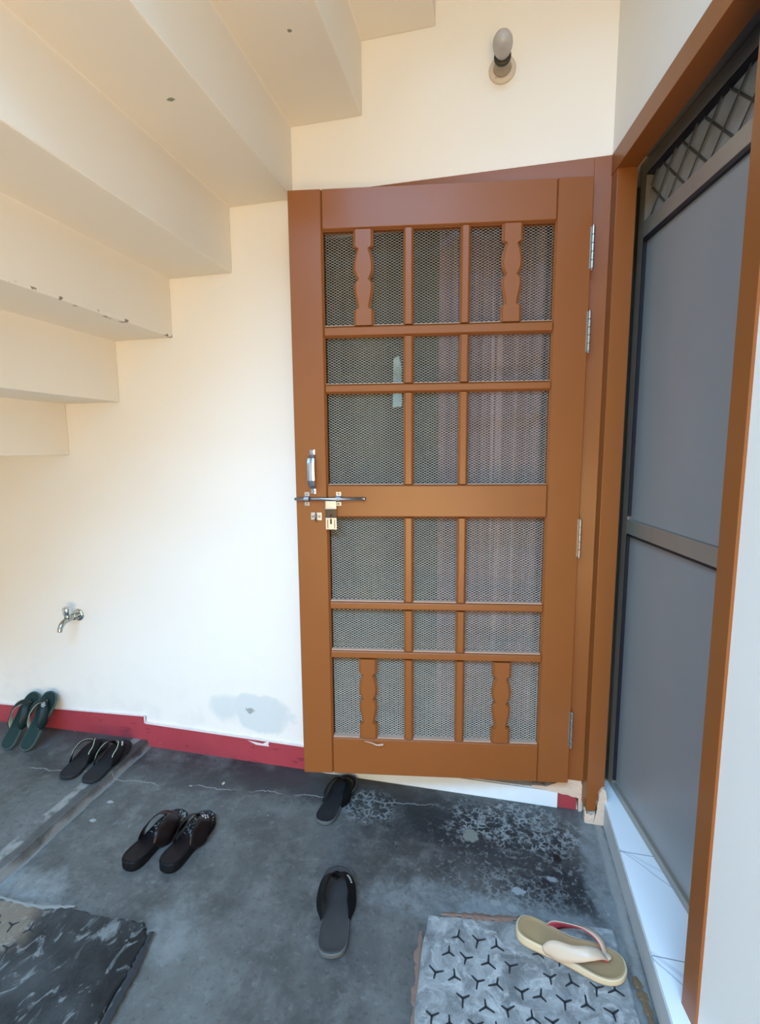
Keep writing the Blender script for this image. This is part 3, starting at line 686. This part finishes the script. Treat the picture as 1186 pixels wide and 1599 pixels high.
# ------------------------------------------------------------------ slippers
LAT = [(0, .02), (.015, .20), (.05, .315), (.12, .39), (.25, .41), (.40, .415), (.55, .45), (.68, .49), (.78, .50), (.87, .455), (.94, .35), (.98, .21), (1, .03)]
MED = [(0, .02), (.015, .20), (.05, .315), (.12, .385), (.25, .385), (.40, .35), (.55, .37), (.68, .44), (.78, .485), (.87, .475), (.94, .40), (.98, .27), (1, .07)]
def outline(L, W, side):
    a = crom([V((w_*W, t*L, 0)) for t, w_ in LAT], 4); b = crom([V((-w_*W, t*L, 0)) for t, w_ in MED], 4)
    P = a+b[::-1]
    return [V((p.x*side, p.y, 0)) for p in P]
def rings_mesh(bm, P, L, levels, hf):
    c = V((0, L*.5, 0)); R = []
    for s_, k, dz in levels:
        ring = []
        for p in P:
            n_ = (p-c); ln = n_.length; q = c+n_*((ln-s_)/ln) if s_ < .9 else c
            ring.append(bm.verts.new((q.x, q.y, hf(q.y/L, k)+dz)))
        R.append(ring)
    n = len(P)
    for A, B in zip(R, R[1:]):
        for i in range(n): bm.faces.new((A[i], A[(i+1) % n], B[(i+1) % n], B[i]))
    return R
def capfan(bm, P, R, L, hf, k, dz):
    n = len(P); c0 = R
    for s_ in (.75, .5, .25):
        ring = []
        for v in R:
            q = V((v.co.x*s_ if True else 0, v.co.y, 0)); ring.append(q)
        nr = [bm.verts.new((q.x, L*.5+(q.y-L*.5)*(1-(1-s_)*.25), hf((L*.5+(q.y-L*.5)*(1-(1-s_)*.25))/L, k)+dz)) for q in ring]
        for i in range(n): bm.faces.new((c0[i], c0[(i+1) % n], nr[(i+1) % n], nr[i]))
        c0 = nr
    h = n//2
    for i in range(h-1):
        try: bm.faces.new((c0[i], c0[i+1], c0[n-2-i], c0[n-1-i]))
        except ValueError: pass
def band(bm, path, wid, center, thick, n=7, off=0.):
    Pc = crom([V(p) for p in path], n); Wc = crom([V((a, 0, 0)) for a in wid], n); pr = None; N = len(Pc)
    for i, p in enumerate(Pc):
        t = (Pc[min(i+1, N-1)]-Pc[max(i-1, 0)]).normalized()
        out = V((p.x-center[0], 0, p.z-center[1])); out = (out-t*out.dot(t)).normalized(); side = t.cross(out).normalized(); w_ = Wc[i].x
        row = []
        for a in (-1, -.5, 0, .5, 1): row.append(p+side*a*w_+out*(off-.002*a*a+thick*.5*(1-.5*abs(a))))
        for a in (1, .5, 0, -.5, -1): row.append(p+side*a*w_+out*(off-.002*a*a-thick*.5*(1-.5*abs(a))))
        q = [bm.verts.new(r) for r in row]; m = len(q)
        if pr:
            for j in range(m): bm.faces.new((pr[j], pr[(j+1) % m], q[(j+1) % m], q[j]))
        else: bm.faces.new(q)
        pr = q
    bm.faces.new(pr[::-1]); return Pc
def edge_path(path, wid, center, n, a, off):
    Pc = crom([V(p) for p in path], n); Wc = crom([V((w_, 0, 0)) for w_ in wid], n); N = len(Pc); out_ = []
    for i, p in enumerate(Pc):
        t = (Pc[min(i+1, N-1)]-Pc[max(i-1, 0)]).normalized(); out = V((p.x-center[0], 0, p.z-center[1])); out = (out-t*out.dot(t)).normalized(); side = t.cross(out).normalized()
        out_.append(p+side*a*Wc[i].x+out*off)
    return out_
def slipper(label, heel, toe, W, side, mats, thick=(.016, .012), arch=.034, sw=1., z0=0., group='slippers on the floor', lining=None, piping=None, logo=None, rise=0., ex=1.0, toepos=.83, back=.36):
    heel, toe = V(heel), V(toe); L = (toe-heel).length
    Y = (toe-heel).normalized(); X = Y.cross(V((0, 0, 1))).normalized(); Z = X.cross(Y)
    Mx = Matrix(((X.x, Y.x, Z.x, heel.x), (X.y, Y.y, Z.y, heel.y), (X.z, Y.z, Z.z, heel.z), (0, 0, 0, 1)))
    root = empty('slipper', Mx); tag(root, label, 'slipper', group)
    def hf(t, k):     # k: 0 bottom, 1 top
        t = max(0, min(1, t)); toeup = .010*max(0, (t-.75)/.25)**2+rise*max(0, (.2-t)/.2)*0
        top = thick[0]+(thick[1]-thick[0])*(t*t*(3-2*t))
        return toeup*.6+k*top
    P = outline(L, W, side); bm = bmesh.new()
    R = rings_mesh(bm, P, L, [(.006, 0, .0), (.001, 0, .002), (-.0005, .35, 0), (.001, .62, 0), (.0, .85, 0), (.003, 1, 0), (.0055, 1, -.0015)], hf)
    capfan(bm, P, R[-1], L, hf, 1, -.003); bm.faces.new(R[0]) ; bobj('sole', bm, mats[0], root, True)
    bm = bmesh.new(); P2 = P
    R = rings_mesh(bm, P2, L, [(.0052, 1, -.0030), (.0054, 1, -.0004), (.0075, 1, .0004), (.012, 1, -.0008)], hf)
    capfan(bm, P2, R[-1], L, hf, 1, -.0015); bobj('insole', bm, mats[1], root, True)
    h = thick[1]+.003; cen = (0, h-.012)
    px = -.05*W*side
    bm = bmesh.new(); paths = []
    for s_ in (1, -1):  # back: where the strap meets the sole
        ww = (.455 if s_*side > 0 else .43)*W*ex
        e = (.42 if s_*side > 0 else .375)*W
        path = [(px+.002*s_, (toepos-.005)*L, h+.010), (px*.7+s_*.19*W, (toepos-.055)*L, h+arch*.85), (s_*ww*.80, (toepos-.145)*L, h+arch), (s_*ww*1.02, (toepos-.27)*L, h+arch*.72), (s_*ww, (back+.095)*L, h+arch*.33), (s_*e, back*L, h-.004)]
        wid = [.0105*sw, .0140*sw, .0160*sw, .0175*sw, .0215*sw, .0100*sw]
        band(bm, path, wid, cen, .0034, 6); paths.append((path, wid, s_))
    # the knot over the toe post
    b2 = bmesh.new(); bmesh.ops.create_uvsphere(b2, u_segments=14, v_segments=8, radius=1, matrix=Matrix.Translation((px, (toepos-.012)*L, h+.0125)) @ Matrix.Diagonal((.012*sw, .014, .0045, 1))); merge(bm, b2)
    strap = bobj('strap', bm, mats[2], root, True)
    bm = bmesh.new(); tube(bm, [V((px, toepos*L, h-.006)), V((px, (toepos-.002)*L, h+.004)), V((px, (toepos-.008)*L, h+.013))], .0032, 10); bobj('toe_post', bm, mats[3] if len(mats) > 3 else mats[2], root, True)
    if lining:
        bm = bmesh.new()
        for path, wid, s_ in paths: band(bm, path, [a*.96 for a in wid], cen, .0014, 6, off=-.0030)
        q = bobj('lining', bm, lining, root, True); q['label'] = 'coloured inner lining of the strap'
    if piping:
        bm = bmesh.new()
        for path, wid, s_ in paths:
            for a in (piping[1] if s_ > 0 else piping[2]):
                E_ = edge_path(path, wid, cen, 6, a, .0008); tube(bm, E_[3:-5], .0017, 6)
        q = bobj('piping', bm, piping[0], root, True); q['label'] = 'pale piping along the strap edge'
    if logo:
        mat, kind, s_ = logo; bm = bmesh.new(); path, wid, _ = [p for p in paths if p[2] == s_][0]
        Pc = crom([V(p) for p in path], 6)
        if kind == 'bars': idx = [(i_, 0, .0022) for i_ in (10, 11, 12, 13, 14)]
        else: idx = [(i_, a, .0026) for i_ in (7, 8, 9, 10, 11) for a in (-.35, 0, .35) if (i_+int(a*3)) % 2]
        for (i_, a, r_) in idx:
            p = Pc[i_]; t = (Pc[i_+1]-Pc[i_-1]).normalized(); out = V((p.x-cen[0], 0, p.z-cen[1])); out = (out-t*out.dot(t)).normalized(); sd = t.cross(out)
            c = p+sd*a*wid[2]+out*.0021
            if kind == 'bars': Q = [c-t*.0022-sd*.0030, c+t*.0014-sd*.0030, c+t*.0022+sd*.0030, c-t*.0014+sd*.0030]
            else: Q = [c-t*.0036, c-sd*.0030, c+t*.0036, c+sd*.0030]
            prism(bm, [(0, 0), (1, 0), (2, 0), (3, 0)], lambda u, v, e, Q=Q, out=out: Q[int(u)]+out*e, 0, .0008)
        q = bobj('logo', bm, mat, root); q['label'] = 'small pale mark on the strap'
    return root

def fleck(name, base, fl, sc, lo, hi, rough=.3):
    k = NT(name, rough); p = k.pos(); x, y, z = k.xyz(p)
    m = k.mr(k.noise(p, sc, 4, .6, 1.5), lo, hi); m = k.f('MULTIPLY', m, k.mr(y, .11, .15)); k.color(k.mix(m, base, fl)); k.b.inputs['Specular IOR Level'].default_value = .15; return k.m
K_dark = plain('black_foam_sole', (.018, .020, .022), .65, bsc=120, bst=.2, spec=.25)
K_rim = plain('grey_rim_sole', (.085, .095, .095), .55, spec=.3)
K_ins = plain('charcoal_footbed', (.022, .021, .022), .7, bsc=200, bst=.3, var=.3, spec=.1)
K_ins_t = plain('dusty_footbed', (.042, .040, .040), .65, bsc=200, bst=.3, var=.4, spec=.25)
K_strap = plain('black_strap', (.004, .005, .006), .5, spec=.15)
K_white = plain('white_print', (.60, .62, .62), .5)
K_pip = plain('lime_piping', (.42, .46, .33), .5)
K_green = plain('dark_green_foam', (.006, .026, .024), .6, bsc=60, bst=.3, spec=.3)
K_greens = plain('dark_green_strap', (.004, .018, .018), .5, spec=.3)
K_greenrim = plain('faded_green_rim', (.05, .085, .08), .6)
K_cream = plain('cream_lining', (.62, .66, .56), .6)
K_mar = plain('maroon_black_gloss', (.008, .005, .005), .32, spec=.25)
K_marb = plain('maroon_side', (.007, .008, .009), .5, spec=.12)
K_marf = fleck('printed_maroon_footbed', (.009, .006, .007), (.24, .28, .29), 80, .53, .58, .5)
K_tan = plain('tan_footbed', (.36, .245, .125), .45, bsc=30, bst=.15)
K_tans = plain('cream_sole_edge', (.56, .46, .30), .5)
K_tanst = plain('beige_strap', (.52, .41, .30), .4)
K_red = plain('coral_lining', (.62, .06, .09), .5)

slipper('black thong slipper with grey rim lying alone in mid floor', (-.676, -.728, .0), (-.744, -.446, .0), .105, 1, (K_rim, K_ins_t, K_strap), logo=(K_white, 'bars', 1), sw=1.2)
slipper('black thong slipper half under the bottom of the wooden door', (-.862, -.287, .0), (-.838, -.016, .0), .098, -1, (K_rim, K_ins, K_strap), sw=1.15)
slipper('glossy maroon-black platform slipper with diamond print, right one of its pair', (-1.283, -.590, .0), (-1.276, -.337, .0), .092, 1, (K_marb, K_marf, K_mar), thick=(.034, .024), sw=1.6, arch=.034, logo=(K_white, 'diamonds', 1), ex=1.03)
slipper('glossy maroon-black platform slipper, left one of its pair, behind the printed one', (-1.410, -.610, .0), (-1.382, -.352, .0), .092, -1, (K_marb, K_marf, K_mar), thick=(.034, .024), sw=1.6, arch=.034, ex=1.03)
slipper('dark slipper with pale strap piping nearest the floor step edge', (-1.832, -.320, .030), (-1.885, -.045, .030), .100, 1, (K_dark, K_ins, K_strap), piping=(K_pip, (1,), (1,)), arch=.040, logo=(K_white, 'bars', 1))
slipper('dark slipper with pale strap piping, left one of its pair on the raised floor', (-1.940, -.318, .030), (-2.000, -.060, .028), .100, -1, (K_dark, K_ins, K_strap), piping=(K_pip, (1,), (1,)), arch=.040)
slipper('dark green slipper leaning on the wall, right one of the pair', (-2.285, -.186, .022), (-2.288, -.018, .218), .090, 1, (K_greenrim, K_green, K_greens), lining=K_cream, logo=(K_white, 'diamonds', 1), arch=.036)
slipper('dark green slipper leaning on the wall, left one of the pair', (-2.392, -.186, .012), (-2.385, -.018, .205), .090, -1, (K_greenrim, K_green, K_greens), lining=K_cream, arch=.036)
slipper('tan thong slipper with coral strap lining on the pale manhole cover', (-.198, -.547, .0135), (.070, -.616, .0135), .094, 1, (K_tans, K_tan, K_tanst, K_red), thick=(.028, .019), sw=.95, arch=.040, back=.29, lining=K_red)
# chip of paper on the floor
bm = bmesh.new(); prism(bm, [(-1.335, -.163), (-1.327, -.170), (-1.323, -.158), (-1.331, -.150)], lambda u, v, d: V((u, v, d)), .001, .0018)
tag(bobj('paper_scrap', bm, K_tans), 'tiny tan scrap on the floor between the slippers and skirting', 'scrap')
